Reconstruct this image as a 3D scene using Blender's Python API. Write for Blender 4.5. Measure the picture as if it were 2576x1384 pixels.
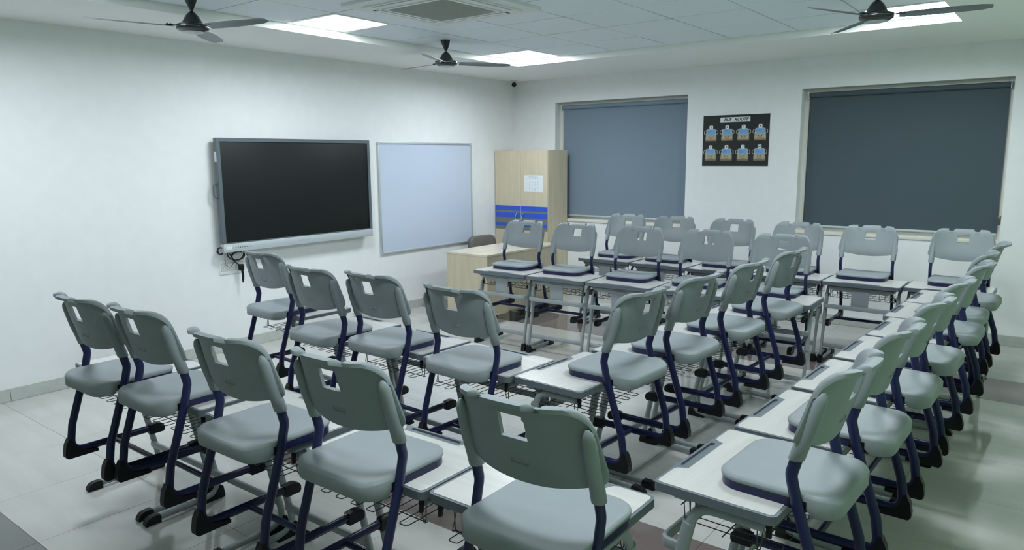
import bpy, bmesh, math, random
from mathutils import Vector, Matrix
from math import sin, cos, pi, radians, sqrt
random.seed(7)
for o in list(bpy.data.objects): bpy.data.objects.remove(o)
S = bpy.context.scene
C = S.collection

# ------------------------------------------------------------------ camera, world, exposure
# room corner (screen wall / window wall) is the origin: screen wall x=0, window wall y=0, room x>0, y<0
yaw, pitch, roll, FPX = 0.6594, -0.1608, -0.0074, 1826.56
fw = Vector((-sin(yaw)*cos(pitch), cos(yaw)*cos(pitch), sin(pitch)))
rt = Vector((cos(yaw), sin(yaw), 0)); up = rt.cross(fw)
r2 = rt*cos(roll) + up*sin(roll); u2 = up*cos(roll) - rt*sin(roll)
cd = bpy.data.cameras.new('camera'); cam = bpy.data.objects.new('camera', cd); C.objects.link(cam)
M = Matrix((r2, u2, -fw)).transposed().to_4x4(); M.translation = Vector((6.0433, -7.8853, 1.7398))
cam.matrix_world = M
cd.sensor_fit = 'HORIZONTAL'; cd.sensor_width = 36; cd.lens = FPX*36/2576; cd.clip_start = 0.05
S.camera = cam
w = bpy.data.worlds.new('world'); S.world = w; w.use_nodes = True
w.node_tree.nodes['Background'].inputs[0].default_value = (0.5, 0.6, 0.6, 1)
w.node_tree.nodes['Background'].inputs[1].default_value = 0.0
vs = S.view_settings; vs.view_transform = 'Standard'; vs.look = 'None'; vs.gamma = 1; vs.use_curve_mapping = False
vs.exposure = 0.0
LIGHT_W = 41.0          # emission strength of the ceiling panels
LIGHT_C = (0.93, 1.0, 1.065)

# ------------------------------------------------------------------ materials
def mat(name, col, rough=0.5, metal=0.0, spec=0.5, coat=0.0):
    m = bpy.data.materials.new(name); m.use_nodes = True
    b = m.node_tree.nodes['Principled BSDF']
    b.inputs['Base Color'].default_value = (*col, 1); b.inputs['Roughness'].default_value = rough
    b.inputs['Metallic'].default_value = metal; b.inputs['Specular IOR Level'].default_value = spec
    b.inputs['Coat Weight'].default_value = coat
    return m
def noise_mix(m, c1, c2, scale=(5,5,5), detail=4, nscale=1.0, lo=0.35, hi=0.65, bump=0.0, bscale=200):
    nt = m.node_tree; b = nt.nodes['Principled BSDF']
    tc = nt.nodes.new('ShaderNodeTexCoord'); mp = nt.nodes.new('ShaderNodeMapping'); mp.inputs['Scale'].default_value = scale
    nz = nt.nodes.new('ShaderNodeTexNoise'); nz.inputs['Scale'].default_value = nscale; nz.inputs['Detail'].default_value = detail
    cr = nt.nodes.new('ShaderNodeValToRGB'); cr.color_ramp.elements[0].position = lo; cr.color_ramp.elements[1].position = hi
    cr.color_ramp.elements[0].color = (*c1, 1); cr.color_ramp.elements[1].color = (*c2, 1)
    L = nt.links.new
    L(tc.outputs['Object'], mp.inputs[0]); L(mp.outputs[0], nz.inputs['Vector']); L(nz.outputs['Fac'], cr.inputs[0]); L(cr.outputs[0], b.inputs['Base Color'])
    if bump:
        n2 = nt.nodes.new('ShaderNodeTexNoise'); n2.inputs['Scale'].default_value = bscale
        bp = nt.nodes.new('ShaderNodeBump'); bp.inputs['Strength'].default_value = bump; bp.inputs['Distance'].default_value = 0.002
        L(tc.outputs['Object'], n2.inputs['Vector']); L(n2.outputs['Fac'], bp.inputs['Height']); L(bp.outputs[0], b.inputs['Normal'])
    return m
def emis(name, col, s):
    m = bpy.data.materials.new(name); m.use_nodes = True; nt = m.node_tree
    nt.nodes.remove(nt.nodes['Principled BSDF']); e = nt.nodes.new('ShaderNodeEmission')
    e.inputs[0].default_value = (*col, 1); e.inputs[1].default_value = s
    nt.links.new(e.outputs[0], nt.nodes['Material Output'].inputs[0]); return m
def sc(c, k): return tuple(x*k for x in c)
WALL = (0.83, 0.85, 0.86)
m_wall = noise_mix(mat('wall_paint', WALL, 0.55, spec=0.3), sc(WALL, .985), sc(WALL, 1.01), nscale=1.6, bump=.02, bscale=60)
m_wall_g = noise_mix(mat('wall_green_bounce', (0.27, 0.35, 0.28), 0.6, spec=0.3), (0.35, 0.43, 0.35), (0.37, 0.45, 0.37), nscale=1.6)  # unseen left wall: green invented to tint light bounced onto chair backs
m_wall_g2 = noise_mix(mat('wall_leaf_bounce', (0.4, 0.56, 0.38), 0.6, spec=0.3), (0.50, 0.68, 0.44), (0.52, 0.70, 0.46), nscale=1.6)  # unseen back wall: stronger green invented for brighter bounce on the back row
m_plaster = mat('ceiling_plaster', (0.91, 0.93, 0.91), 0.7, spec=0.2)
m_ctile = noise_mix(mat('ceiling_tile', (0.6, 0.66, 0.7), 0.8, spec=0.2), (0.77, 0.84, 0.89), (0.80, 0.87, 0.92), nscale=60, detail=2, bump=.1, bscale=300)
m_cgrid = mat('ceiling_gap', (0.07, 0.08, 0.08), 0.8)
m_base = noise_mix(mat('skirting_tile', (0.5, 0.53, 0.5), 0.25), (0.47, 0.50, 0.47), (0.52, 0.55, 0.52), nscale=3)
m_ftile = noise_mix(mat('floor_tile_ivory', (0.6, 0.62, 0.58), 0.07), (0.475, 0.48, 0.455), (0.52, 0.525, 0.50), scale=(1.0, 7, 1), nscale=1.3, detail=5)
m_fbrown = noise_mix(mat('floor_tile_brown', (0.14, 0.11, 0.1), 0.07), (0.15, 0.125, 0.118), (0.165, 0.138, 0.132), nscale=40)
m_fgrey = noise_mix(mat('floor_tile_grey', (0.16, 0.17, 0.165), 0.14), (0.15, 0.16, 0.155), (0.165, 0.175, 0.17), nscale=40)
m_grout = mat('grout', (0.33, 0.34, 0.32), 0.7)
m_plastic = noise_mix(mat('chair_plastic', (0.3, 0.34, 0.35), 0.5, spec=0.3), (0.238, 0.272, 0.288), (0.246, 0.280, 0.296), nscale=3, bump=.12, bscale=900)
m_navy = mat('navy_enamel', (0.0115, 0.0155, 0.068), 0.3, spec=0.38)
m_black = mat('black_plastic', (0.006, 0.007, 0.009), 0.45, spec=0.3)
m_dgrey = mat('desk_enamel', (0.29, 0.325, 0.345), 0.32, spec=0.5)
m_rim = mat('desk_rim', (0.125, 0.15, 0.175), 0.38, spec=0.4)
m_lam = noise_mix(mat('desk_laminate', (0.72, 0.73, 0.70), 0.25), (0.50, 0.505, 0.485), (0.565, 0.565, 0.545), scale=(1.2, 14, 1), nscale=2.0, detail=5, lo=.3, hi=.7)
m_wire = mat('dark_wire', (0.06, 0.07, 0.072), 0.4)
m_wood = noise_mix(mat('maple_veneer', (0.6, 0.52, 0.38), 0.4, spec=0.4), (0.56, 0.50, 0.36), (0.64, 0.57, 0.43), scale=(9, 9, 0.8), nscale=2.2, detail=6, lo=.3, hi=.7)
m_woodtop = noise_mix(mat('maple_top', (0.6, 0.52, 0.38), 0.22, spec=0.5), (0.60, 0.54, 0.42), (0.67, 0.61, 0.49), scale=(12, 1, 5), nscale=2.0, detail=6, lo=.3, hi=.7)
m_woodedge = mat('maple_edge', (0.42, 0.35, 0.24), 0.45)
m_sblue = mat('stripe_blue', (0.03, 0.10, 0.62), 0.4)
m_sgrey = mat('stripe_grey', (0.17, 0.19, 0.17), 0.45)
m_chrome = mat('chrome', (0.8, 0.82, 0.83), 0.18, 1.0)
m_alu = mat('aluminium', (0.55, 0.60, 0.61), 0.4, 0.35)
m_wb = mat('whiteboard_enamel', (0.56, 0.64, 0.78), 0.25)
m_tvframe = mat('display_bezel', (0.13, 0.16, 0.18), 0.4, 0.3)
m_screen = mat('display_glass', (0.007, 0.010, 0.011), 0.5, spec=0.3)
m_silver = mat('display_silver', (0.52, 0.58, 0.61), 0.45, 0.2)
m_white = mat('white_plastic', (0.72, 0.75, 0.74), 0.4)
m_winframe = mat('window_upvc', (0.74, 0.74, 0.68), 0.4)
m_glass = mat('window_glass', (0.03, 0.04, 0.05), 0.05)
m_blind = noise_mix(mat('blind_fabric', (0.15, 0.2, 0.25), 0.85, spec=0.2), (0.19, 0.25, 0.31), (0.20, 0.26, 0.32), nscale=250, detail=2, bump=.1, bscale=700)
m_blind2 = noise_mix(mat('blind_fabric_dark', (0.07, 0.1, 0.12), 0.85, spec=0.2), (0.072, 0.100, 0.118), (0.078, 0.107, 0.126), nscale=250, detail=2, bump=.1, bscale=700)  # darker tone for the second window's blind
m_brass = mat('brass', (0.25, 0.2, 0.13), 0.35, 0.8)
m_fan = mat('fan_enamel', (0.022, 0.03, 0.03), 0.25, 0.2)
m_fanblade = mat('fan_blade', (0.16, 0.19, 0.2), 0.35, 0.2)
m_acgrille = noise_mix(mat('ac_grille', (0.2, 0.22, 0.2), 0.7), (0.40, 0.43, 0.40), (0.48, 0.51, 0.48), nscale=120)
m_acbody = mat('ac_panel', (0.74, 0.78, 0.77), 0.5)
m_card = noise_mix(mat('black_card', (0.012, 0.016, 0.017), 0.7), (0.011, 0.015, 0.016), (0.014, 0.018, 0.019), nscale=60)
m_paper = mat('paper', (0.74, 0.79, 0.82), 0.7)
m_ink = mat('ink', (0.015, 0.017, 0.02), 0.6)
m_scribble = mat('blue_pen', (0.05, 0.10, 0.25), 0.6)
m_print = mat('grey_print', (0.42, 0.47, 0.50), 0.7)
m_buswin = noise_mix(mat('bus_window_blue', (0.15, 0.38, 0.7), 0.5), (0.14, 0.34, 0.66), (0.18, 0.42, 0.72), nscale=90)
m_busbody = mat('bus_tan', (0.42, 0.34, 0.2), 0.6)
m_busdark = mat('bus_brown', (0.2, 0.16, 0.11), 0.6)
m_bustrim = mat('bus_trim', (0.45, 0.47, 0.46), 0.6)
m_leather = noise_mix(mat('chair_leatherette', (0.13, 0.12, 0.1), 0.5), (0.12, 0.115, 0.10), (0.15, 0.14, 0.12), nscale=40)
m_box = mat('dark_olive', (0.05, 0.058, 0.05), 0.5)
m_panel = emis('light_panel', LIGHT_C, LIGHT_W)

# ------------------------------------------------------------------ mesh helpers
def new_mesh(name, verts, faces, angle=40):
    me = bpy.data.meshes.new(name); me.from_pydata([tuple(v) for v in verts], [], faces); me.validate()
    bm = bmesh.new(); bm.from_mesh(me); bmesh.ops.recalc_face_normals(bm, faces=bm.faces); bm.to_mesh(me); bm.free()
    if angle:
        me.polygons.foreach_set('use_smooth', [True]*len(me.polygons)); me.set_sharp_from_angle(angle=radians(angle))
    return me
class G:
    """collects shapes; build() links them as one mesh object"""
    def __init__(s): s.v = []; s.f = []
    def add(s, v, f):
        n = len(s.v); s.v += [tuple(p) for p in v]; s.f += [tuple(i+n for i in q) for q in f]; return s
    def box(s, x0, x1, y0, y1, z0, z1):
        v = [(x,y,z) for x in (x0,x1) for y in (y0,y1) for z in (z0,z1)]
        return s.add(v, [(0,1,3,2),(4,6,7,5),(0,4,5,1),(2,3,7,6),(0,2,6,4),(1,5,7,3)])
    def bbox(s, x0, x1, y0, y1, z0, z1, b=0.004, seg=2):
        bm = bmesh.new(); bmesh.ops.create_cube(bm, size=1)
        for q in bm.verts: q.co = Vector(((x0+x1)/2+q.co.x*(x1-x0), (y0+y1)/2+q.co.y*(y1-y0), (z0+z1)/2+q.co.z*(z1-z0)))
        bmesh.ops.bevel(bm, geom=bm.edges[:], offset=b, segments=seg, profile=.5, affect='EDGES')
        bm.verts.index_update(); s.add([q.co[:] for q in bm.verts], [[q.index for q in f.verts] for f in bm.faces]); bm.free(); return s
    def sweep(s, path, rx, ry=None, n=10, side=None, cap=True, closed=False, sq=1.0):
        """ellipse swept on path; rx along 'side' direction (fixed), ry across"""
        ry = ry or rx; P = [Vector(p) for p in path]; N = len(P); base = len(s.v); up0 = None
        for i in range(N):
            a = P[i-1] if (i > 0 or closed) else P[i]; b = P[(i+1) % N] if (i < N-1 or closed) else P[i]
            t = (b-a).normalized()
            if side is not None: u = Vector(side); u = (u - t*u.dot(t)).normalized()
            else:
                if up0 is None: up0 = Vector((0,0,1)) if abs(t.z) < .9 else Vector((1,0,0))
                u = (up0 - t*up0.dot(t)).normalized(); up0 = u
            v = t.cross(u)
            for k in range(n):
                th = 2*pi*k/n; a_, b_ = cos(th), sin(th); s.v.append(tuple(P[i] + u*(rx*math.copysign(abs(a_)**sq, a_)) + v*(ry*math.copysign(abs(b_)**sq, b_))))
        for i in range(N if closed else N-1):
            j = (i+1) % N
            for k in range(n):
                k2 = (k+1) % n; s.f.append((base+i*n+k, base+i*n+k2, base+j*n+k2, base+j*n+k))
        if cap and not closed:
            s.f.append(tuple(base+k for k in range(n))[::-1]); s.f.append(tuple(base+(N-1)*n+k for k in range(n)))
        return s
    def lathe(s, prof, cx=0, cy=0, n=24):
        base = len(s.v)
        for r, z in prof:
            for k in range(n): s.v.append((cx+r*cos(2*pi*k/n), cy+r*sin(2*pi*k/n), z))
        for i in range(len(prof)-1):
            for k in range(n):
                k2 = (k+1) % n; s.f.append((base+i*n+k, base+i*n+k2, base+(i+1)*n+k2, base+(i+1)*n+k))
        s.f.append(tuple(base+k for k in range(n))[::-1]); s.f.append(tuple(base+(len(prof)-1)*n+k for k in range(n))); return s
    def poly(s, outer, holes, h0, h1, plane='xy'):
        """extruded 2D polygon with holes; plane 'xy' extrudes z, 'xz' extrudes y, 'yz' extrudes x"""
        bm = bmesh.new(); ed = []
        for loop in [outer]+list(holes):
            vv = [bm.verts.new((a, b, 0)) for a, b in loop]
            ed += [bm.edges.new((vv[i], vv[(i+1) % len(vv)])) for i in range(len(vv))]
        if not holes: fs = [bm.faces.new([q for q in bm.verts])]
        else: fs = [g for g in bmesh.ops.triangle_fill(bm, edges=ed, use_beauty=True)['geom'] if isinstance(g, bmesh.types.BMFace)]
        r = bmesh.ops.extrude_face_region(bm, geom=fs)
        for q in [g for g in r['geom'] if isinstance(g, bmesh.types.BMVert)]: q.co.z = 1
        bm.verts.index_update()
        def tr(c):
            h = h0+(h1-h0)*c.z
            return {'xy': (c.x, c.y, h), 'xz': (c.x, h, c.y), 'yz': (h, c.x, c.y)}[plane]
        s.add([tr(q.co) for q in bm.verts], [[q.index for q in f.verts] for f in bm.faces]); bm.free(); return s
    def move(s, mtx): s.v = [tuple(mtx @ Vector(p)) for p in s.v]; return s
    def build(s, name, m, parent=None, angle=40):
        return link(name, new_mesh(name, s.v, s.f, angle), m, parent)
def link(name, me, m, parent=None):
    if m and not me.materials: me.materials.append(m)
    o = bpy.data.objects.new(name, me); C.objects.link(o)
    if parent: o.parent = parent
    return o
def tag(o, label=None, cat=None, group=None, kind=None):
    if label: o['label'] = label
    if cat: o['category'] = cat
    if group: o['group'] = group
    if kind: o['kind'] = kind
    return o
def thing(name, label, cat, loc=(0,0,0), rz=0, group=None):
    o = bpy.data.objects.new(name, None); C.objects.link(o); o.empty_display_size = .1
    o.location = loc; o.rotation_euler = (0,0,rz); return tag(o, label, cat, group)
def struct(o): o['kind'] = 'structure'; return o
def copy_tree(o, parent=None):
    c = o.copy(); C.objects.link(c); c.parent = parent
    for ch in o.children: copy_tree(ch, c)
    return c
def fillet(pts, rad, seg=5):
    """round the inner corners of a polyline; rad number or list"""
    P = [Vector(p) for p in pts]; out = [P[0]]
    for i in range(1, len(P)-1):
        r = rad[i-1] if isinstance(rad, (list, tuple)) else rad
        a = (P[i-1]-P[i]).normalized(); b = (P[i+1]-P[i]).normalized()
        ang = a.angle(b)
        if r <= 0 or ang > 3.1: out.append(P[i]); continue
        d = min(r/math.tan(ang/2), (P[i-1]-P[i]).length*.49, (P[i+1]-P[i]).length*.49)
        p0 = P[i]+a*d; p1 = P[i]+b*d
        for k in range(seg+1):
            t = k/seg; out.append(p0*(1-t)**2 + P[i]*2*t*(1-t) + p1*t*t)
    out.append(P[-1]); return out
def rrect(x0, x1, y0, y1, r, seg=5):
    rs = r if isinstance(r, (list, tuple)) else [r]*4      # corners: (x0,y0),(x1,y0),(x1,y1),(x0,y1)
    out = []
    for (cx, cy, a0), q in zip(((x0,y0,pi),(x1,y0,1.5*pi),(x1,y1,0),(x0,y1,.5*pi)), rs):
        sx = cx+(q if cx == x0 else -q); sy = cy+(q if cy == y0 else -q)
        for k in range(seg+1):
            a = a0+.5*pi*k/seg; out.append((sx+q*cos(a), sy+q*sin(a)))
    return out
def dense(o, step):
    out = []
    for a, b in zip(o, o[1:]+o[:1]):
        n = max(1, int(math.hypot(b[0]-a[0], b[1]-a[1])/step + .5))
        out += [(a[0]+(b[0]-a[0])*k/n, a[1]+(b[1]-a[1])*k/n) for k in range(n)]
    return out
def text_mesh(txt, size, shear=0.0, depth=0.0004, align='CENTER', bold=0.0):
    cu = bpy.data.curves.new('t', 'FONT'); cu.body = txt; cu.size = size; cu.shear = shear; cu.extrude = depth; cu.offset = bold
    cu.align_x = align; cu.align_y = 'CENTER'; cu.resolution_u = 3
    o = bpy.data.objects.new('t', cu); C.objects.link(o); bpy.context.view_layer.update()
    me = bpy.data.meshes.new_from_object(o.evaluated_get(bpy.context.evaluated_depsgraph_get()))
    bpy.data.objects.remove(o); bpy.data.curves.remove(cu); return me

# ------------------------------------------------------------------ room shell
RX, RY, CH, GH = 6.28, -9.1, 2.728, 2.787
GX0, GY0, NX, NY, T = 1.042, -1.300, 7, 10, 0.6
# floor: grout slab with the tiles laid as pieces
floor = struct(G().box(-.1, RX+.1, RY-.1, .1, -.08, -.004).build('floor', m_grout, None, 0))
PX, PY, X0, Y0 = 0.61, 0.6135, 1.79, -1.248
xs = [X0+PX*k for k in range(-3, 9)]; ys = [Y0+PY*k for k in range(3, -14, -1)]
tcache = {}
for i in range(len(xs)-1):
    for j in range(len(ys)-1):
        a, b = max(xs[i], 0), min(xs[i+1], RX); d, c = min(ys[j], 0), max(ys[j+1], RY)
        if b-a < .02 or d-c < .02: continue
        row = round((Y0-ys[j])/PY)
        mt = m_fbrown if row in (0, 6) else (m_fgrey if row == 9 else m_ftile)
        key = (round(b-a, 3), round(d-c, 3), mt.name)
        if key not in tcache:
            w2, h2, g = (b-a)/2, (d-c)/2, .0009
            me = new_mesh('floor_tile', *(lambda q: (q.v, q.f))(G().bbox(-w2+g, w2-g, -h2+g, h2-g, -.008, 0, .0008, 1)), angle=0)
            me.materials.append(mt); tcache[key] = me
        o = link('floor_tile', tcache[key], None, floor); o.location = ((a+b)/2, (c+d)/2, 0)
# walls
W1 = (0.653, 2.467, 0.945, 2.426); W2 = (3.719, 5.527, 0.955, 2.410); RD = 0.12
struct(G().box(-.15, 0, RY, .3, 0, 3.0).build('wall_front', m_wall, None, 0))
g = G()
for a, b in ((-.15, W1[0]), (W1[1], W2[0]), (W2[1], RX+.15)): g.box(a, b, 0, .3, 0, 3.0)
for q in (W1, W2): g.box(q[0], q[1], 0, .3, 0, q[2]); g.box(q[0], q[1], 0, .3, q[3], 3.0)
struct(g.build('wall_right', m_wall, None, 0))
struct(G().box(RX, RX+.15, RY, 0, 0, 3.0).build('wall_back', m_wall_g2, None, 0))
struct(G().box(-.15, RX+.15, RY-.15, RY, 0, 3.0).build('wall_left', m_wall_g, None, 0))
# skirting tiles
sk = struct(G().box(0, .004, RY, 0, 0, .096).build('baseboard_front', m_base, None, 0))
for k in range(15):
    link('skirting_tile', new_mesh('skirting_tile', *(lambda q: (q.v, q.f))(G().bbox(.003, .013, max(RY, -.61*(k+1))+.001, -.61*k-.001 - (.013 if k == 0 else 0), 0.0005, .098, .002, 1)), angle=0), m_base, sk)
sk = struct(G().box(.014, RX, -.004, 0, 0, .096).build('baseboard_right', m_base, None, 0))
for k in range(11):
    a, b = max(.014, .61*k-.04), min(RX, .61*(k+1)-.04)
    if b > a: link('skirting_tile', new_mesh('skirting_tile', *(lambda q: (q.v, q.f))(G().bbox(a+.001, b-.001, -.013, -.003, 0.0005, .098, .002, 1)), angle=0), m_base, sk)
# ceiling: plaster border with a recessed grid of tiles
GX1, GY1 = GX0+NX*T, GY0-NY*T
ceil = struct(G().box(0, GX0, RY, 0, CH, 3.0).box(GX1, RX, RY, 0, CH, 3.0).box(GX0, GX1, GY0, 0, CH, 3.0).box(GX0, GX1, RY, GY1, CH, 3.0)
              .box(GX0, GX1, GY1, GY0, GH+.03, 3.0).build('ceiling', m_plaster, None, 0))
ceil.data.materials.append(m_cgrid)
ceil.data.polygons.foreach_set('material_index', [1 if (p.center.z < GH+.031 and p.center.z > GH+.029) else 0 for p in ceil.data.polygons])
LIT = {(0,0), (0,4), (6,0), (6,4), (0,8), (6,8)}; OFF = set()
tm = new_mesh('ceiling_tile', *(lambda q: (q.v, q.f))(G().bbox(-T/2+.0055, T/2-.0055, -T/2+.0055, T/2-.0055, 0, .02, .0015, 1)), angle=0); tm.materials.append(m_ctile)
for i in range(NX):
    for j in range(NY):
        cx, cy = GX0+T*(i+.5), GY0-T*(j+.5)
        if (i, j) in LIT or (i, j) in OFF: continue
        o = link('ceiling_tile', tm, None, ceil)
        o.location = (cx, cy, GH+random.uniform(-.0012, .0012)); o.rotation_euler = (random.uniform(-.0025, .0025), random.uniform(-.0025, .0025), 0)
def light_panel(i, j, on, label):
    cx, cy = GX0+T*(i+.5), GY0-T*(j+.5)
    t = thing('ceiling_light', label, 'light', (cx, cy, GH), 0, 'square ceiling light panels')
    h = T/2-.004; k = h-.036
    G().poly(rrect(-h, h, -h, h, .003, 1), [rrect(-k, k, -k, k, .026, 5)], -.002, .02, 'xy').build('frame', m_white, t, 30)
    G().poly(rrect(-k, k, -k, k, .026, 5), [], .001, .012, 'xy').build('diffuser', m_panel, t, 30)
light_panel(0, 0, True, 'lit square ceiling panel in the corner between screen wall and window wall')
light_panel(0, 4, True, 'lit square ceiling panel above the wall-mounted black screen')
light_panel(6, 0, True, 'lit square ceiling panel beside the fan, above the second window')
light_panel(6, 4, True, 'lit square ceiling panel above the outer back row of desks')
light_panel(0, 8, True, 'lit square ceiling panel at the far end of the screen wall')
light_panel(6, 8, True, 'lit square ceiling panel above the camera end of the room')

# ------------------------------------------------------------------ windows and roller blinds
def window(n, q, latch):
    x0, x1, z0, z1 = q
    g = G(); y0, y1 = RD-.005, RD+.05; fwid = .05
    for a, b, c, d in ((x0, x0+fwid, z0, z1), (x1-fwid, x1, z0, z1), (x0+fwid, x1-fwid, z0, z0+fwid), (x0+fwid, x1-fwid, z1-fwid, z1), ((x0+x1)/2-.03, (x0+x1)/2+.03, z0+fwid, z1-fwid)):
        g.bbox(a, b, y0, y1, c, d, .004, 1)
    wo = struct(g.build('window_%d' % n, m_winframe, None, 30))
    for a, b in ((x0+fwid, (x0+x1)/2-.03), ((x0+x1)/2+.03, x1-fwid)):
        G().box(a, b, RD+.022, RD+.028, z0+fwid, z1-fwid).build('pane', m_glass, wo, 0)
    G().bbox(x0+.001, x1-.001, -.012, RD-.006, z0-.030, z0+.006, .004, 2).build('window_sill', m_winframe, wo, 30)
    if latch:
        lt = G().bbox(x1-.028, x1-.004, .012, .03, 1.10, 1.185, .004, 2)
        lt.sweep([(x1-.016, .012, 1.13), (x1-.016, -.004, 1.135), (x1-.016, -.006, 1.17)], .005, n=8); lt.build('latch', m_brass, wo, 40)
window(1, W1, False); window(2, W2, True)
def blind(x0, x1, ztop, zbot, y, m, label):
    t = thing('roller_blind', label, 'blind', ((x0+x1)/2, y, zbot), 0, 'roller blinds in the windows')
    w, h = (x1-x0)/2, ztop-zbot
    G().box(-w+.012, w-.012, -.0012, .0012, .012, h-.03).build('fabric', m, t, 0)
    G().sweep([(-w+.006, -.014, h-.035), (w-.006, -.014, h-.035)], .026, n=20).build('roller', m, t, 50)
    G().bbox(-w+.01, w-.01, -.010, .008, -.004, .018, .005, 2).build('bottom_bar', m_silver, t, 40)
    for s in (-1, 1): G().bbox(min(s*w, s*(w-.007)), max(s*w, s*(w-.007)), -.045, .018, h-.072, h-.002, .002, 1).build('bracket', m_white, t, 30)
blind(.712, 2.455, 2.398, .982, .088, m_blind, 'blue-grey roller blind drawn down behind the wooden cabinet')
blind(3.770, 5.505, 2.382, .998, .088, m_blind2, 'dark roller blind drawn down in the wide window with the brass latch')

# ------------------------------------------------------------------ interactive display, cables, socket
def display():
    y0, y1, z0, z1, xf, xb = -4.392, -2.655, .918, 1.926, .100, .035
    t = thing('wall_display', 'large black interactive display with silver bottom bar on the front wall', 'screen', (0, (y0+y1)/2, z0))
    def B(a, b, c, d, e, f, name, m, bev=.004, par=t):
        return G().bbox(a, b, c-(y0+y1)/2, d-(y0+y1)/2, e-z0, f-z0, bev, 2).build(name, m, par, 40)
    B(xb, xf-.02, y0+.012, y1-.012, z0+.02, z1-.012, 'back_cover', m_black)
    fr = G(); bz = .075; bw = .032
    fr.poly(rrect(y0, y1, z0+bz-.004, z1, .008, 3), [rrect(y0+bw, y1-bw, z0+bz+.010, z1-bw, .002, 1)], xf-.05, xf, 'yz')
    fr.move(Matrix.Translation((0, -(y0+y1)/2, -z0))); fr.build('bezel', m_tvframe, t, 40)
    B(xf-.03, xf-.007, y0+bw-.004, y1-bw+.004, z0+bz+.006, z1-bw+.004, 'screen', m_screen, .001)
    bar = B(xf-.055, xf+.004, y0, y1, z0, z0+bz, 'bottom_bar', m_silver, .004)
    g = G()
    for k in range(8):
        yy = y0+.118+.022*k
        ww, hh = (.007, .009) if k < 3 else (.010, .005)
        g.box(xf+.0035, xf+.005, yy-ww/2-(y0+y1)/2, yy+ww/2-(y0+y1)/2, .038-hh/2, .038+hh/2)
    g.build('port', m_black, bar, 0)
    B(xf+.0035, xf+.005, y0+.022, y0+.082, z0+.022, z0+.054, 'sticker', m_white, .0005, bar)
    me = text_mesh('StudyScan\'', .034, .15); me.transform(Matrix(((0,0,1,xf+.0045),(1,0,0,-3.54-(y0+y1)/2),(0,1,0,.040),(0,0,0,1))))
    link('lettering', me, m_print, bar)
    sh = sum(((0, y0-.0-(y0+y1)/2, 0),), ())
    G().sweep(fillet([(.066, y0+.006-(y0+y1)/2, .62), (.060, y0-.032-(y0+y1)/2, .60), (.060, y0-.032-(y0+y1)/2, .50), (.066, y0+.006-(y0+y1)/2, .48)], .02), .007, n=8).build('side_handle', m_tvframe, t, 50)
    B(.055, .088, y0-.0015, y0+.002, z0+.80, z0+.89, 'label_sticker', m_paper, .0004)
    for yy in (-3.9, -3.1): B(0.0, xb+.003, yy-.05, yy+.05, z0+.25, z1-.2, 'wall_bracket', m_black, .003)
display()
def cable():
    t = thing('power_cable', 'bundled black power cable with plug hanging below the wall display', 'cable', (.03, -4.375, .90))
    p = []
    for k in range(40):                       # loose coil under the bar
        a = k/40*2*pi*2.5
        p.append((.03+.012*sin(a*.7), .13+.075*cos(a)+.02*sin(a*.5), -.02+.05*sin(a)-.02*cos(a*.4)))
    G().sweep(p, .0055, n=6).build('coil', m_black, t, 60)
    p = [(.035+.01*sin(k), -.03+.028*cos(k*.42), .035+.03*sin(k*.42)) for k in range(32)]
    G().sweep(p, .0055, n=6).build('loop', m_black, t, 60)
    G().sweep(fillet([(.03, .06, .0), (.03, .09, -.06), (.035, .13, -.10), (.045, .16, -.115)], .03), .005, n=6).build('lead', m_black, t, 60)
    G().sweep(fillet([(.02, .02, 0), (.015, .02, -.10), (.012, .07, -.13), (.015, .11, -.08)], .03), .0025, n=6).build('thin_wire', m_wire, t, 60)
    pl = G(); pl.bbox(.012, .05, .140, .190, -.165, -.105, .012, 3)
    pl.sweep([(.04, .168, -.16), (.045, .17, -.21), (.04, .17, -.25)], .012, .011, n=10); pl.sweep([(.04, .17, -.25), (.038, .17, -.275)], .007, n=8)
    pl.build('plug', m_black, t, 50)
cable()
def socket():
    t = thing('wall_socket', 'white three-gang power socket plate on wall below the display', 'socket', (0, -4.268, .775))
    G().bbox(0, .008, -.125, .125, -.065, .065, .003, 2).build('plate', m_wall, t, 40)
    for k, y in enumerate((-.075, .0, .078)):
        G().poly(rrect(y-.033, y+.033, -.036, .036, .003, 2), [rrect(y-.0305, y+.0305, -.0335, .0335, .002, 2)], .007, .0088, 'yz').build('gang_outline', m_print, t, 30)
        pc = G().bbox(.006, .0105, y-.030, y+.030, -.033, .033, .002, 1).build('gang', m_white, t, 40)
        if k != 2: G().box(.0104, .011, y-.004, y+.004, .008, .016).box(.0104, .011, y-.016, y-.009, -.016, -.008).box(.0104, .011, y+.009, y+.016, -.016, -.008).build('hole', m_print, pc, 0)
socket()
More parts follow.
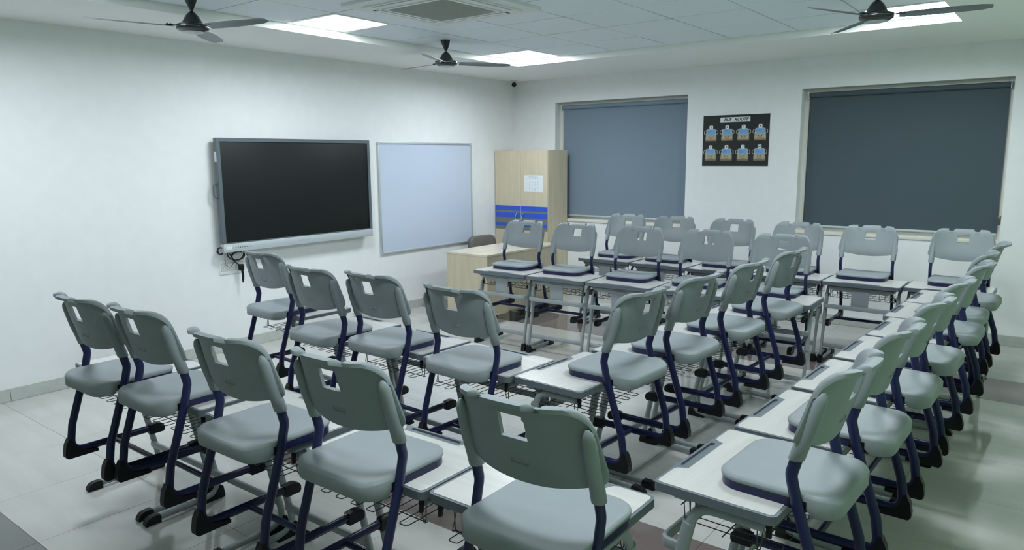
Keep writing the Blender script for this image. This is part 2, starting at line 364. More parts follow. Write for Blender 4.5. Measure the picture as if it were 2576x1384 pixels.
# ------------------------------------------------------------------ whiteboard
def whiteboard():
    y0, y1, z0, z1 = -2.467, -.919, .684, 1.916; yc = (y0+y1)/2; w = (y1-y0)/2; h = z1-z0
    t = thing('whiteboard', 'blank whiteboard in aluminium frame between display and wooden cabinet', 'whiteboard', (0, yc, z0))
    G().box(.002, .012, -w+.01, w-.01, .01, h-.01).build('board', m_wb, t, 0)
    for a, b, c, d in ((-w, -w+.022, .03, h-.03), (w-.022, w, .03, h-.03)): G().bbox(0, .022, a, b, c, d, .004, 2).build('frame_side', m_alu, t, 40)
    for c in (0, h-.022): G().bbox(0, .022, -w+.03, w-.03, c, c+.022, .004, 2).build('frame_rail', m_alu, t, 40)
    for a in (-1, 1):
        for c in (0, h):
            pts = rrect(min(a*w, a*(w-.035)), max(a*w, a*(w-.035)), min(c, abs(c-.035)), max(c, abs(c-.035)), .010, 3)
            G().poly(pts, [], 0, .025, 'yz').build('corner_cap', m_silver, t, 40)
whiteboard()

# ------------------------------------------------------------------ cabinet with notice, desk, teacher's chair
def cabinet():
    x0, x1, yf, H = .012, .852, -.450, 1.826
    t = thing('storage_cabinet', 'tall light wooden cabinet with blue and grey striped doors in room corner', 'cabinet', (0, 0, 0))
    g = G(); g.box(x0, x0+.018, yf+.02, -.016, 0, H).box(x1-.018, x1, yf+.02, -.016, 0, H).box(x0+.018, x1-.018, yf+.02, -.016, H-.02, H)
    g.box(x0+.018, x1-.018, yf+.02, -.016, 0, .07).box(x0+.018, x1-.018, -.03, -.016, .07, H-.02); g.build('carcass', m_wood, t, 0)
    xm = (x0+x1)/2
    bands = [(1.122, 1.060, m_sblue), (1.060, 1.036, m_sgrey), (1.036, .970, m_sblue), (.970, .900, m_sgrey), (.900, .860, m_sblue), (.860, .815, m_sgrey)]
    for k, (a, b) in enumerate(((x0, xm-.0015), (xm+.0015, x1-.004))):
        d = G().bbox(a, b, yf, yf+.018, .04, H-.002, .0012, 1).build('door', m_wood, t, 0)
        for zt, zb, m in bands: G().box(a+.0005, b-.0005, yf-.0012, yf+.001, zb, zt).build('stripe', m, d, 0)
        hx = xm + (-.062 if k == 0 else .038)
        G().sweep(fillet([(hx+.012, yf, 1.032), (hx+.006, yf-.028, 1.026), (hx-.006, yf-.030, .98), (hx+.004, yf-.028, .93), (hx+.012, yf, .922)], .02), .005, n=8).build('handle', m_chrome, d, 50)
        if k == 0:
            G().box(xm-.002, xm+.002, yf-.0018, yf+.001, .815, 1.118).build('edge_strip', m_silver, d, 0)
    n = thing('notice_sheet', 'white printed notice sheet taped to the striped cabinet door', 'paper', (.634, yf-.002, 1.41))
    G().box(-.150, .150, -.0006, .0006, -.104, .104).build('sheet', m_paper, n, 0)
    g = G(); g.box(-.075, .062, -.0012, -.0004, .080, .086).box(-.018, .006, -.0012, -.0004, .068, .073).box(0, .03, -.0012, -.0004, -.083, -.077)
    for r in range(7):
        for c in range(5):
            if (r == 1 and c != 4) or (c == 0 and r > 0): continue
            x = -.105+.043*c; z = .058-.019*r-(.012 if r > 1 else 0)+.006
            g.box(x-.006, x+.006, -.0012, -.0004, z-.0035, z+.0035)
    g.build('print', m_print, n, 0)
cabinet()
def teacher_desk():
    t = thing('teacher_desk', 'light wooden teacher desk with panel sides standing beside the cabinet', 'desk', (0, 0, 0))
    x0, x1, y0, y1, z = .765, 1.325, -2.215, -.93, .75
    G().bbox(x0-.004, x1+.006, y0-.004, y1, z-.024, z, .002, 1).build('top', m_woodtop, t, 0)
    G().box(x0, x1, y0, y0+.02, 0, z-.0245).build('side_panel', m_wood, t, 0)
    G().box(x0, x1, y1-.02, y1, 0, z-.0245).build('side_panel', m_wood, t, 0)
    G().box(x1-.03, x1-.012, y0+.02, y1-.02, .09, z-.0245).build('front_panel', m_wood, t, 0)
    G().box(x0+.02, x1-.032, y1-.38, y1-.021, .25, z-.03).build('pedestal', m_wood, t, 0)
    b = thing('low_box', 'low dark box lying on the floor along the teacher desk front', 'box', (1.345, -1.43, 0))
    G().bbox(-.012, .06, -.43, .42, 0, .105, .006, 2).build('body', m_box, b, 40)
    G().bbox(-.014, .062, -.432, .422, .098, .112, .005, 2).build('lid', m_box, b, 40)
teacher_desk()
def office_chair():
    t = thing('office_chair', 'grey-brown padded office chair tucked behind the wooden teacher desk', 'chair', (.40, -.95, 0), radians(-96))
    # local +y is forward (towards the desk, +x in the room)
    g = G(); n = 16
    o = rrect(-.23, .23, .0, .46, .09, 5)
    g2 = G()
    def pad(o, z0, z1, name, tr=None):
        q = G(); c = Vector((sum(p[0] for p in o)/len(o), sum(p[1] for p in o)/len(o)))
        rings = [(1, z0), (1.03, z0+(z1-z0)*.4), (.99, z0+(z1-z0)*.8), (.9, z1), (.5, z1-.004), (.05, z1-.008)]
        v = []; f = []; N = len(o)
        for s_, z in rings: v += [(c.x+(p[0]-c.x)*s_, c.y+(p[1]-c.y)*s_, z) for p in o]
        for r in range(len(rings)-1):
            for k in range(N): f.append((r*N+k, r*N+(k+1) % N, (r+1)*N+(k+1) % N, (r+1)*N+k))
        f.append(tuple(range(N))[::-1]); f.append(tuple((len(rings)-1)*N+k for k in range(N)))
        q.add(v, f)
        if tr is not None: q.move(tr)
        return q.build(name, m_leather, t, 60)
    pad(rrect(-.24, .24, -.22, .24, .08, 5), .42, .49, 'seat')
    pad(rrect(-.22, .22, -.17, .20, .08, 5), -.03, .035, 'backrest', Matrix.Translation((0, -.205, .572)) @ Matrix.Rotation(radians(-82), 4, 'X') @ Matrix.Scale(-1, 4, (0,1,0)))
    G().sweep(fillet([(0, -.10, .42), (0, -.27, .42), (0, -.255, .56)], .05), .02, .012, n=8, side=(1,0,0)).build('back_support', m_black, t, 50)
    G().lathe([(.025, .10), (.025, .30), (.016, .30), (.016, .42)], n=16).build('gas_column', m_black, t, 50)
    for k in range(5):
        a = 2*pi*k/5+.3
        lg = G().sweep([(0, 0, .11), (.14*cos(a), .14*sin(a), .10), (.29*cos(a), .29*sin(a), .065)], .017, .02, n=8).build('base_arm', m_black, t, 50)
        cx, cy = .285*cos(a), .285*sin(a); w = G()
        for s_ in (-.013, .013):
            px, py = cx-sin(a)*s_, cy+cos(a)*s_
            w.sweep([(px-sin(a)*-.008, py+cos(a)*-.008, .026), (px+sin(a)*-.008, py-cos(a)*-.008, .026)], .026, n=14)
        w.build('caster', m_black, lg, 50)
office_chair()

# ------------------------------------------------------------------ bus route poster, camera, air conditioner, fans
def poster():
    x0, x1, z0, z1 = 2.664, 3.404, 1.628, 2.180; xc = (x0+x1)/2; zc = (z0+z1)/2; w, h = (x1-x0)/2, (z1-z0)/2
    t = thing('bus_route_poster', 'black card poster reading BUS ROUTE with eight paper buses between windows', 'poster', (xc, 0, zc))
    G().box(-w, w, -.004, 0, -h, h).build('card', m_card, t, 0)
    ti = G().poly(rrect(-.165, .168, -.027, .027, .004, 2), [], -.006, -.004, 'xz').move(Matrix.Translation((-.008, 0, h-.052))).build('title_strip', m_paper, t, 30)
    def txt(s, size, x, z, par, m=m_ink, y=-.0066, shear=.35):
        me = text_mesh(s, size, shear, .0003, bold=size*.028); me.transform(Matrix(((1,0,0,x),(0,0,1,y),(0,1,0,z),(0,0,0,1)))); link('lettering', me, m, par)
    txt('BUS', .047, -.093, h-.053, ti); txt('ROUTE', .047, .060, h-.051, ti)
    nums = ['1', '2', '3', '4', '5', '6', '7', 'KP']
    for r in range(2):
        for c in range(4):
            cx = -.275+.183*c; cz = .058-.215*r
            b = G().poly([(-.062,-.062),(.062,-.062),(.064,-.03),(.060,.02),(.052,.062),(.040,.070),(-.040,.070),(-.052,.062),(-.060,.02),(-.064,-.03)], [], -.0062, -.004, 'xz').move(Matrix.Translation((cx, 0, cz))).build('bus', m_busbody, t, 0)
            def pc(o, y, name, m, par=b): return G().poly([(p[0]+cx, p[1]+cz) for p in o], [], y-.0006, y, 'xz').build(name, m, par, 0)
            pc(rrect(-.056, .056, .004, .068, .014, 3), -.0062, 'windscreen_trim', m_bustrim)
            pc(rrect(-.046, .046, .008, .064, .010, 3), -.0068, 'windscreen', m_buswin)
            pc([(-.062,-.062),(.062,-.062),(.060,-.046),(-.060,-.046)], -.0062, 'bumper', m_busdark)
            for s in (-1, 1):
                a = [(s*.042+.009*cos(k*pi/5), -.018+.009*sin(k*pi/5)) for k in range(10)]; pc(a, -.0062, 'headlight', m_bustrim)
                a = [(s*.017+.0045*cos(k*pi/4), -.013+.0045*sin(k*pi/4)) for k in range(8)]; pc(a, -.0062, 'eye', m_ink)
                G().sweep(fillet([(cx+s*.054, -.006, cz+.058), (cx+s*.078, -.006, cz+.048), (cx+s*.080, -.006, cz+.020), (cx+s*.060, -.006, cz+.012)], .010, 3), .003, .0012, n=6).build('mirror', m_bustrim, b, 60)
            pc([(-.009,-.020),(-.004,-.025),(.004,-.025),(.009,-.020),(.004,-.0225),(-.004,-.0225)], -.0062, 'smile', m_ink)
            pc(rrect(-.020, .020, -.040, -.034, .001, 1), -.0062, 'grille', m_busdark)
            rr = random.Random(r*4+c); sg = G()
            for ln in range(rr.choice((2, 3, 4))):
                zz = .054-.009*ln; xx = -.036
                for wd in range(rr.choice((1, 2, 2))):
                    L_ = rr.uniform(.010, .022); sg.box(cx+xx, cx+xx+L_, -.0077, -.0073, cz+zz-.0012, cz+zz+.0012); xx += L_+.006
            sg.build('handwriting', m_scribble, b, 0)
            tg = pc(rrect(-.021, .021, .066, .108, .009, 3), -.0064, 'number_tag', m_paper)
            txt(nums[r*4+c], .030 if c+r*4 < 7 else .024, cx, cz+.088, tg, y=-.0073, shear=.1)
poster()
def cctv():
    t = thing('security_camera', 'small round black-eyed white security camera on ceiling corner', 'camera', (.115, -.165, CH))
    G().lathe([(.045, 0), (.045, -.010), (.038, -.016), (.02, -.018), (.02, -.02)][::-1], n=24).build('mount', m_white, t, 40)
    d = Vector((.6, -.75, -.28)).normalized(); R = d.to_track_quat('Z', 'Y').to_matrix().to_4x4()
    g = G().lathe([(.012, -.045), (.030, -.035), (.038, -.012), (.038, .014), (.033, .022), (.031, .024)], n=24); g.move(Matrix.Translation((0, 0, -.050)) @ R); g.build('ball', m_white, t, 50)
    g = G().lathe([(.031, .0), (.031, .0245), (.026, .028), (.012, .030), (.004, .031)], n=24); g.move(Matrix.Translation((0, 0, -.050)) @ R); g.build('lens', m_black, t, 50)
cctv()
def aircon():
    cx, cy, h = 2.425, -3.985, .495
    t = thing('ceiling_air_conditioner', 'white ceiling cassette air conditioner with grey square grille', 'air conditioner', (cx, cy, GH))
    prof = [(h, .0), (h, -.012), (h-.02, -.022), (h-.19, -.034)]
    g = G(); g.poly(rrect(-h, h, -h, h, .012, 3), [rrect(-.285, .285, -.285, .285, .004, 2)], -.020, 0)
    g.poly(rrect(-.40, .40, -.40, .40, .02, 3), [rrect(-.285, .285, -.285, .285, .004, 2)], -.030, -.0195); g.build('panel', m_acbody, t, 30)
    for k in range(4):
        a = k*pi/2; R = Matrix.Rotation(a, 4, 'Z')
        G().box(-.30, .30, .325, .385, -.0312, -.0300).move(R).build('outlet', m_cgrid if k in (0, 1) else m_print, t, 0)
        v = G().bbox(-.285, .285, .328, .372, -.0335, -.0312, .001, 1).move(R); v.build('louvre', m_acbody, t, 30)
    G().poly(rrect(-.30, .30, -.30, .30, .01, 3), [rrect(-.275, .275, -.275, .275, .003, 2)], -.037, -.0295).build('grille_frame', m_acbody, t, 30)
    gr = G().box(-.276, .276, -.276, .276, -.018, -.012).build('grille_backing', m_acgrille, t, 0)
    for k in range(34):
        x = -.272+.0165*k; G().box(x-.0035, x+.0035, -.276, .276, -.034, -.019).build('grille_bar', m_acgrille, t, 0)
aircon()
def fan(x, y, ang, label, first=[None]):
    if first[0] is None:
        t = thing('ceiling_fan', label, 'fan', (x, y, GH), ang, 'three-blade ceiling fans')
        G().lathe([(.010, -.095), (.014, -.085), (.034, -.040), (.046, -.008), (.047, 0)], n=28).build('canopy', m_fan, t, 50)
        G().lathe([(.011, -.115), (.011, -.09)], n=16).build('downrod', m_fan, t, 50)
        G().lathe([(.070, -.185), (.060, -.165), (.040, -.128), (.022, -.108), (.012, -.100)], n=28).build('bottom_canopy', m_fan, t, 50)
        mo = G().lathe([(.03, -.232), (.07, -.228), (.098, -.214), (.100, -.205), (.094, -.203), (.094, -.199), (.101, -.197), (.100, -.187), (.085, -.180), (.05, -.176)], n=36).build('motor', m_fan, t, 35)
        G().lathe([(.1015, -.201), (.1015, -.1995)], n=36).build('chrome_ring', m_chrome, mo, 50)
        G().lathe([(.004, -.238), (.04, -.237), (.066, -.231), (.07, -.229)], n=28).build('cap', m_silver, mo, 60)
        for k in range(3):
            R = Matrix.Rotation(2*pi*k/3, 4, 'Z')
            br = G().sweep([(.085, 0, -.196), (.12, 0, -.194), (.165, 0, -.195)], .022, .004, n=10, side=(0,1,0))
            for px in (.135, .155): br.lathe([(.005, -.190), (.005, -.186)], px, .008, 8)
            br.move(R); bk = br.build('blade_iron', m_fan, t, 50)
            v = []; f = []; nx = 10; tilt = radians(-11)
            for i in range(nx):
                q = i/(nx-1); xx = .125+.485*q; hw = .042+.010*sin(pi*min(1, q*1.2)) - (.018*(max(0, q-.93)/.07)**2)
                for s_ in (-1, -.4, .3, 1):
                    yy = s_*hw; z = -.197+sin(tilt)*yy-.004*s_*s_
                    v += [(xx, yy*cos(tilt), z+.0012), (xx, yy*cos(tilt), z-.0012)]
            W = 8
            for i in range(nx-1):
                for j in range(3):
                    a = i*W+j*2; b = a+2; c = a+W; d = b+W
                    f += [(a, b, d, c), (a+1, c+1, d+1, b+1)]
                a = i*W; f += [(a, a+W, a+W+1, a+1)]; a = i*W+6; f += [(a, a+1, a+W+1, a+W)]
            for i in (0, nx-1):
                for j in range(3): a = i*W+j*2; f.append((a, a+1, a+3, a+2))
            G().add(v, f).move(R).build('blade', m_fanblade, t, 50)
        first[0] = t
    else:
        t = copy_tree(first[0]); t.location = (x, y, GH); t.rotation_euler = (0, 0, ang); t['label'] = label
fan(1.40, -5.262, radians(14), 'dark ceiling fan hanging before the left end of the black display')
fan(1.41, -2.86, radians(54.7), 'dark ceiling fan hanging between the two lit panels along the screen wall')
fan(4.957, -2.765, radians(7), 'dark ceiling fan hanging beside the lit panel near the wide window')

# ------------------------------------------------------------------ student chair (local: +y forward, z=0 at its own feet)
TX = .205
def chair_profile(z):          # y of the side tube for a given height
    k = [(.035, -.10), (.10, -.092), (.15, -.080), (.42, 0), (.46, .012), (.50, .020), (.54, .016), (.58, .004), (.80, -.058), (1, -.11)]
    for (a, ya), (b, yb) in zip(k, k[1:]):
        if a <= z <= b: return ya+(yb-ya)*(z-a)/(b-a)
    return 0
def make_chair():
    t = thing('student_chair', '', 'chair')
    pts = [(.0, .600), (.008, .56), (.022, .505), (.002, .42), (-.080, .165), (-.100, .032), (.345, .030)]
    path2 = fillet([(0, y, z) for y, z in pts], [.10, .05, .09, .05, .085], 7)
    legs = []
    for s in (-1, 1):
        lg = G().sweep([(s*TX, p.y, p.z) for p in path2], .0125, .0185, n=12, side=(1,0,0)).build('leg', m_navy, t, 60); legs.append(lg)
        # heel block
        o = [(-.128, .010), (-.118, .0), (.020, .0), (.022, .013), (-.030, .024), (-.060, .034), (-.080, .052), (-.090, .082), (-.096, .098), (-.108, .098), (-.122, .070), (-.129, .030)]
        G().poly(o, [], s*TX-.0165, s*TX+.0165, 'yz').build('heel_foot', m_black, lg, 30)
        o = [(.280, .004), (.284, .0), (.352, .0), (.360, .010), (.360, .030), (.350, .044), (.331, .052), (.298, .052), (.282, .049)]
        G().poly(o, [], s*TX-.0155, s*TX+.0155, 'yz').build('foot_cap', m_black, lg, 30)
        G().bbox(min(s*(TX-.03), s*(TX-.006)), max(s*(TX-.03), s*(TX-.006)), -.028, .03, .394, .430, .004, 1).build('bracket', m_black, t, 40)
    G().sweep([(-TX, .11, .030), (TX, .11, .030)], .0125, .0125, n=10).build('stretcher', m_navy, t, 60)
    # seat frame (navy U pan)
    o = rrect(-.193, .193, -.015, .264, [.004, .004, .076, .076], 7)
    G().poly(o, [rrect(-.170, .170, -.004, .232, [.004, .004, .05, .05], 7)], .398, .427).build('seat_frame', m_navy, t, 35)
    # seat shell from rings
    o = dense(rrect(-.198, .198, -.114, .268, [.070, .070, .080, .080], 9), .025); c = Vector((0, .08))
    def ztop(x, y):
        r = .4465
        r -= .016*math.exp(-((y+.035)/.055)**2)*max(0, 1-(x/.19)**2)      # dish in front of the rear lip
        r -= .010*max(0, (-.062-y)/.05)**2                                # rear edge rolls down
        r -= .004*math.exp(-((y-.10)/.10)**2)*max(0, 1-(x/.16)**2)
        return r
    def zbot(y):
        q = min(1, max(0, (.01-y)/.06)); return .4265-.044*q*q*(3-2*q)
    v = []; f = []; N = len(o)
    tops = [.03, .25, .5, .7, .82, .91, .945, .975, .99, 1.0]
    for s_ in tops:
        for p in o:
            x, y = c.x+(p[0]-c.x)*s_, c.y+(p[1]-c.y)*s_
            e = max(0, (s_-.93)/.07); v.append((x, y, max(ztop(x, y)-.009*e*e, zbot(y)+.002)))
    for s_ in (1.0, .99, .96, .6, .03):
        for p in o:
            x, y = c.x+(p[0]-c.x)*s_, c.y+(p[1]-c.y)*s_
            v.append((x, y, zbot(y) + (.004 if s_ == 1.0 else 0)))
    nr = len(tops)+5
    for r in range(nr-1):
        for k in range(N): f.append((r*N+k, r*N+(k+1) % N, (r+1)*N+(k+1) % N, (r+1)*N+k))
    f.append(tuple(range(N))[::-1]); f.append(tuple((nr-1)*N+k for k in range(N)))
    G().add(v, f).build('seat', m_plastic, t, 60)
    # backrest: columns of closed cross-sections, bent round, rolled top flange with two notches, square hole
    HW, ZT, SAG = .234, .826, .062
    ss = sorted(set([round(x, 4) for x in
        [-1, -.995, -.98, -.955, -.92, -.87, -.81, -.74, -.68, -.62, -.566, -.547, -.528, -.51, -.44, -.375, -.356, -.337, -.319, -.26, -.195, -.10, 0, .10,
         .195, .26, .319, .337, .356, .375, .44, .51, .528, .547, .566, .62, .68, .74, .81, .87, .92, .955, .98, .995, 1]]))
    ZH0, ZH1 = .712, .784
    def col(s):
        a = abs(s)
        nt = 1 if .375 <= a <= .51 else (max(0, 1-min(abs(a-.375), abs(a-.51))/.056) if (.319 < a < .566) else 0)
        nt = nt*nt*(3-2*nt)
        zt = ZT-.016*nt
        if a > .76: zt -= .066*(1-sqrt(max(0, 1-((a-.76)/.24)**2)))
        zb = .574+.030*min(1, a/.9)**2
        if a > .90: zb += .030*(1-sqrt(max(0, 1-((a-.90)/.10)**2)))
        fl = .032*(1-.97*nt)
        if a > .75: fl *= max(.15, 1-((a-.75)/.25)*.9)
        zs = [zb+(ZH0-zb)*q for q in (0, .12, .35, .6, .85, 1)] + [ZH0+(ZH1-ZH0)*q for q in (.5, 1)]
        top0 = zt-.014
        zs += [ZH1+(top0-ZH1)*q for q in (.45, 1)]
        if a > .30:                      # plain even spacing at the rounded ends
            zs = [zb+(max(top0, zb+.02)-zb)*k/9 for k in range(10)]
        cl = [(chair_profile(z)+.019-SAG*(1-a**2.6) + .010*sin(pi*min(1, max(0, (z-.575)/.12)))*(1-a*a)*.6, z) for z in zs]
        yb, zb_ = cl[-1]
        for q in (1, 2, 3, 4):
            th = q*pi/8; cl.append((yb-.012*(1-.7*nt)*(1-cos(th))-fl*(q/4)**1.4, zb_+.014*sin(th)-.003*(q/4)**3))
        L = []; R = []; th = .0065
        for i, p in enumerate(cl):
            a_ = cl[max(0, i-1)]; b_ = cl[min(len(cl)-1, i+1)]
            dy, dz = b_[0]-a_[0], b_[1]-a_[1]; l = sqrt(dy*dy+dz*dz) or 1; ny, nz = dz/l, -dy/l
            e = th*(.5 if i == 0 else (.95 if i == len(cl)-1 else (1.25 if i > len(cl)-4 else 1)))*(.55 if a > .985 else (.8 if a > .97 else 1))
            L.append((p[0]+ny*e, p[1]+nz*e)); R.append((p[0]-ny*e, p[1]-nz*e))
        return L + R[::-1], len(cl)
    v = []; f = []; first = None
    for s in ss:
        loop, n = col(s); m_ = len(loop)
        for y, z in loop:
            tp = 1-.130*max(0, (z-.64)/.18); v.append((s*HW*tp, y, z))
    hole_rows = (5, 6)
    for i in range(len(ss)-1):
        hc = ss[i] >= -.195-1e-6 and ss[i+1] <= .195+1e-6
        for k in range(m_):
            k2 = (k+1) % m_
            isL = k in hole_rows; isR = k in (m_-1-7, m_-1-6)
            if hc and (isL or isR): continue
            f.append((i*m_+k, i*m_+k2, (i+1)*m_+k2, (i+1)*m_+k))
        if hc:                           # floor and roof of the hole
            for k in (5, 7):
                a = i*m_+k; b = i*m_+m_-1-k; f.append((a, b, b+m_, a+m_))
    for i in (ss.index(-.195), ss.index(.195)):
        for k in (5, 6): a = i*m_+k; b = i*m_+m_-1-k; f.append((a, a+1, b-1, b))
    f.append(tuple(range(m_))); f.append(tuple((len(ss)-1)*m_+k for k in range(m_))[::-1])
    g = G().add(v, f)
    for s in (-1, 1):                    # tube sockets moulded on the back
        pth = [(s*TX, chair_profile(z), z) for z in (.553, .556, .60, .65, .70, .742, .760, .770)]
        rad = [.85, 1, 1, .97, .92, .85, .6, .25]
        base = len(g.v); n = 12
        for (x, y, z), r in zip(pth, rad):
            for k in range(n):
                th = 2*pi*k/n; g.v.append((x+.0205*r*cos(th), y-.006*(1 if z > .60 else .3)+.0240*r*sin(th), z))
        for i in range(len(pth)-1):
            for k in range(n): k2 = (k+1) % n; g.f.append((base+i*n+k, base+i*n+k2, base+(i+1)*n+k2, base+(i+1)*n+k))
        g.f.append(tuple(base+k for k in range(n))[::-1]); g.f.append(tuple(base+(len(pth)-1)*n+k for k in range(n)))
    bk = g.build('backrest', m_plastic, t, 50)
    yb = chair_profile(.637)-SAG+.019-.0065+.004
    G().poly(rrect(-.028, .028, .630, .644, .002, 1), [rrect(-.0265, .0265, .6315, .6425, .0015, 1)], yb-.0012, yb+.001, 'xz').build('maker_mark', m_plastic, bk, 0)
    return t

# ------------------------------------------------------------------ student desk (local: y=0 chair edge, y=.40 front, z=0 floor)
DZ = .700
def make_desk():
    t = thing('student_desk', '', 'desk')
    slot = rrect(-.125, .125, .372, .390, .006, 3)
    rim = G().poly(rrect(-.298, .298, 0, .40, .022, 4), [], DZ-.030, DZ-.010)
    rim.poly(rrect(-.298, .298, 0, .40, .022, 4), [slot], DZ-.0105, DZ-.0015)
    rim.poly([(-.235, .04), (.235, .04), (.25, .10), (.25, .36), (-.25, .36), (-.25, .10)], [], DZ-.045, DZ-.0295)
    top = rim.build('top_frame', m_rim, t, 35)
    o = rrect(-.288, .288, .010, .390, .016, 4)
    bl = [p for p in o if p[1] < .2]; tr = [p for p in o if p[1] >= .2 and p[0] > 0]; tl = [p for p in o if p[1] >= .2 and p[0] <= 0]
    cut = [(.172, .390), (.158, .386), (.148, .372), (.140, .352), (-.140, .352), (-.148, .372), (-.158, .386), (-.172, .390)]
    G().poly(bl+tr+cut+tl, [], DZ-.003, DZ).build('laminate', m_lam, top, 35)
    G().box(-.13, .13, .371, .391, DZ-.011, DZ-.0104).build('tray_floor', m_rim, top, 0)
    # apron, bracket, rails
    ap = [(-.262, .662), (-.250, .640), (-.20, .622), (0, .612), (.20, .622), (.250, .640), (.262, .662), (.262, DZ-.030), (-.262, DZ-.030)]
    G().poly(ap, [], .300, .345, 'xz').build('apron', m_dgrey, t, 30)
    G().bbox(-.066, .066, .346, .352, .490, .640, .002, 1).build('centre_bracket', m_dgrey, t, 30)
    G().sweep(fillet([(-.272, .305, .490), (-.272, .375, .490), (.272, .375, .490), (.272, .305, .490)], .055, 6), .018, .009, n=16, side=(0,0,1), sq=.45).build('front_rail', m_dgrey, t, 60)
    G().sweep([(-.272, .352, .150), (.272, .352, .150)], .017, .010, n=16, side=(0,0,1), sq=.5).build('lower_rail', m_dgrey, t, 60)
    pts = fillet([(0, .02, .024), (0, .392, .022), (0, .262, .648), (0, .04, .648)], [.075, .085], 8)
    for s in (-1, 1):
        lg = G().sweep([(s*.272, p.y, p.z) for p in pts], .012, .0165, n=12, side=(1,0,0)).build('leg', m_dgrey, t, 60)
        up_ = [p for p in pts if p.z > .34]
        # outer sleeve of the height adjuster
        a, b = Vector((s*.272, .329, .36)), Vector((s*.272, .280, .585))
        G().sweep([a, b], .0155, .0225, n=12, side=(1,0,0)).build('leg_sleeve', m_dgrey, lg, 60)
        o = [(-.012, .008), (-.008, .0), (.064, .0), (.066, .030), (.060, .043), (.022, .043), (.004, .036), (-.008, .022)]
        G().poly(o, [], s*.272-.0165, s*.272+.0165, 'yz').build('foot_cap', m_black, lg, 30)
        o = [(.290, .0), (.400, .0), (.405, .008), (.396, .062), (.380, .070), (.368, .050), (.345, .024), (.300, .014)]
        G().poly(o, [], s*.272-.0175, s*.272+.0175, 'yz').build('heel_foot', m_black, lg, 30)
        G().bbox(min(s*.262, s*.273), max(s*.262, s*.273), .018, .036, .615, DZ-.029, .004, 2).build('bag_hook', m_black, t, 40)
        G().bbox(min(s*.249, s*.258), max(s*.249, s*.258), .285, .305, .560, .590, .004, 1).build('adjust_knob', m_black, lg, 40)
    # wire basket
    g = G(); zb = .560; r = .0018
    for k in range(6):
        x = -.200+.0800*k
        g.sweep(fillet([(x-.019, .325, zb+.06), (x-.019, .320, zb), (x-.019, .006, zb), (x+.019, .006, zb), (x+.019, .320, zb), (x+.019, .325, zb+.06)], .010, 2), r, n=5)
    for y in (.07, .18, .29): g.sweep([(-.245, y, zb-.004), (.245, y, zb-.004)], r*1.15, n=5)
    g.sweep([(-.24, .325, zb+.058), (.24, .325, zb+.058)], r*1.15, n=5)
    for s in (-1, 1):
        for y in (.07, .29):
            g.sweep(fillet([(s*.225, y, zb-.004), (s*.245, y, zb), (s*.247, y, DZ-.046)], .01, 2), r*1.2, n=5)
            g.sweep(fillet([(s*.225, y-.012, DZ-.06), (s*.247, y-.012, zb-.004), (s*.247, y+.004, zb-.004)], .006, 2), r, n=5)
    g.build('wire_basket', m_wire, t, 60)
    return t

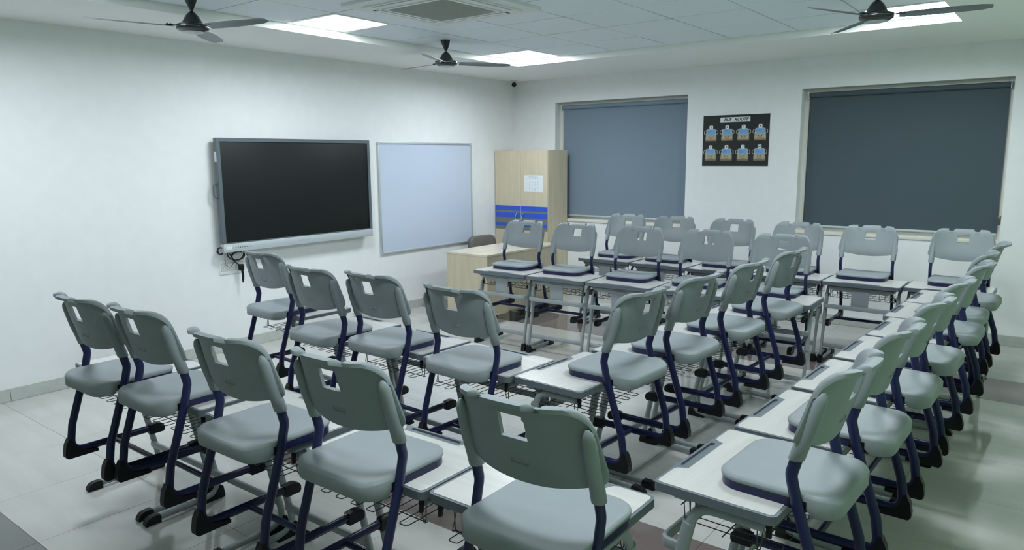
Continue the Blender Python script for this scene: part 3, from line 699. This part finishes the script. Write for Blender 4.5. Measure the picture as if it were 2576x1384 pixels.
CH0, DK0 = make_chair(), make_desk()
SEATZ = DZ - .398 + .0005
used = []
ORD = ['first', 'second', 'third', 'fourth', 'fifth', 'sixth', 'seventh']
def place(row, k, edge, dlat, clat, rz, axis, where, ref, gap=.031):
    """edge: coordinate of the desk's chair-side edge, dlat/clat: desk and chair position along the row"""
    def at(lat, back):
        d = Vector((-sin(rz), cos(rz), 0)) * -back       # behind the edge
        p = Vector((lat, edge, 0)) if axis == 'x' else Vector((edge, lat, 0))
        return p + d
    n = ORD[k]
    dk = DK0 if not used else copy_tree(DK0); ck = CH0 if not used else copy_tree(CH0); used.append(1)
    dk.location = at(dlat, 0); dk.rotation_euler = (0, 0, rz)
    dk['label'] = 'white-topped grey student desk, %s from the %s in %s' % (n, ref, where); dk['group'] = 'student desks in U-shaped rows'
    slope = {'C': 0, 'D': radians(-2), 'E': 0, 'F': 0, 'G': radians(1.7), 'H': 0}[row]
    off = (clat-dlat)*math.tan(slope) if axis == 'x' else 0
    p = at(clat, gap); p.y += off; p.z = SEATZ
    ck.location = p; ck.rotation_euler = (0, 0, rz+random.uniform(-.012, .012))
    ck['label'] = 'grey plastic chair hung on %s desk from %s in %s' % (n, ref, where); ck['group'] = 'chairs hung on the student desks'
SW, WW = 'screen wall', 'window wall'
for k, (e, d, c, q) in enumerate([(-6.392, 2.300, 2.470, .055), (-6.390, 2.925, 2.942, .024), (-6.388, 3.555, 3.672, .062), (-6.372, 4.205, 4.222, .026), (-6.350, 4.808, 4.935, .022)]):
    place('C', k, e, d, c, radians(.6), 'x', 'row farthest from windows', SW, q)
for k, (e, d, c, q) in enumerate([(-5.000, 1.765, 1.757, .030), (-5.150, 2.430, 2.600, .125), (-5.205, 3.060, 3.062, .020), (-5.246, 3.675, 3.710, .022)]):
    place('D', k, e, d, c, radians(-2), 'x', 'short inner row facing windows', SW, q)
for k, (e, d, c) in enumerate([(4.498, -3.055, -3.016), (4.474, -3.690, -3.690), (4.434, -4.310, -4.310), (4.392, -4.945, -4.865)]):
    place('E', k, e, d, c, radians(87), 'y', 'inner row facing screen', WW)
for k, (e, d, c) in enumerate([(5.545, -1.850, -1.900), (5.522, -2.455, -2.515), (5.545, -3.060, -3.040), (5.518, -3.675, -3.765), (5.500, -4.310, -4.350), (5.478, -4.945, -4.985), (5.450, -5.570, -5.575)]):
    place('F', k, e, d, c, radians(88), 'y', 'outer back row facing screen', WW)
for k, (e, d, c, q) in enumerate([(-2.378, 1.910, 1.876, .036), (-2.376, 2.520, 2.441, .054), (-2.352, 3.124, 3.083, .068), (-2.330, 3.728, 3.680, .085), (-2.300, 4.338, 4.285, .045)]):
    place('G', k, e, d, c, radians(181.7), 'x', 'inner row backing on windows', SW, q)
for k, (e, d, c) in enumerate([(-1.135, 2.285, 2.285), (-1.155, 2.900, 2.845), (-1.170, 3.510, 3.455), (-1.176, 4.120, 4.070), (-1.176, 4.720, 4.668), (-1.112, 5.322, 5.348)]):
    place('H', k, e, d, c, radians(179.6), 'x', 'outer row along windows', SW, .05)
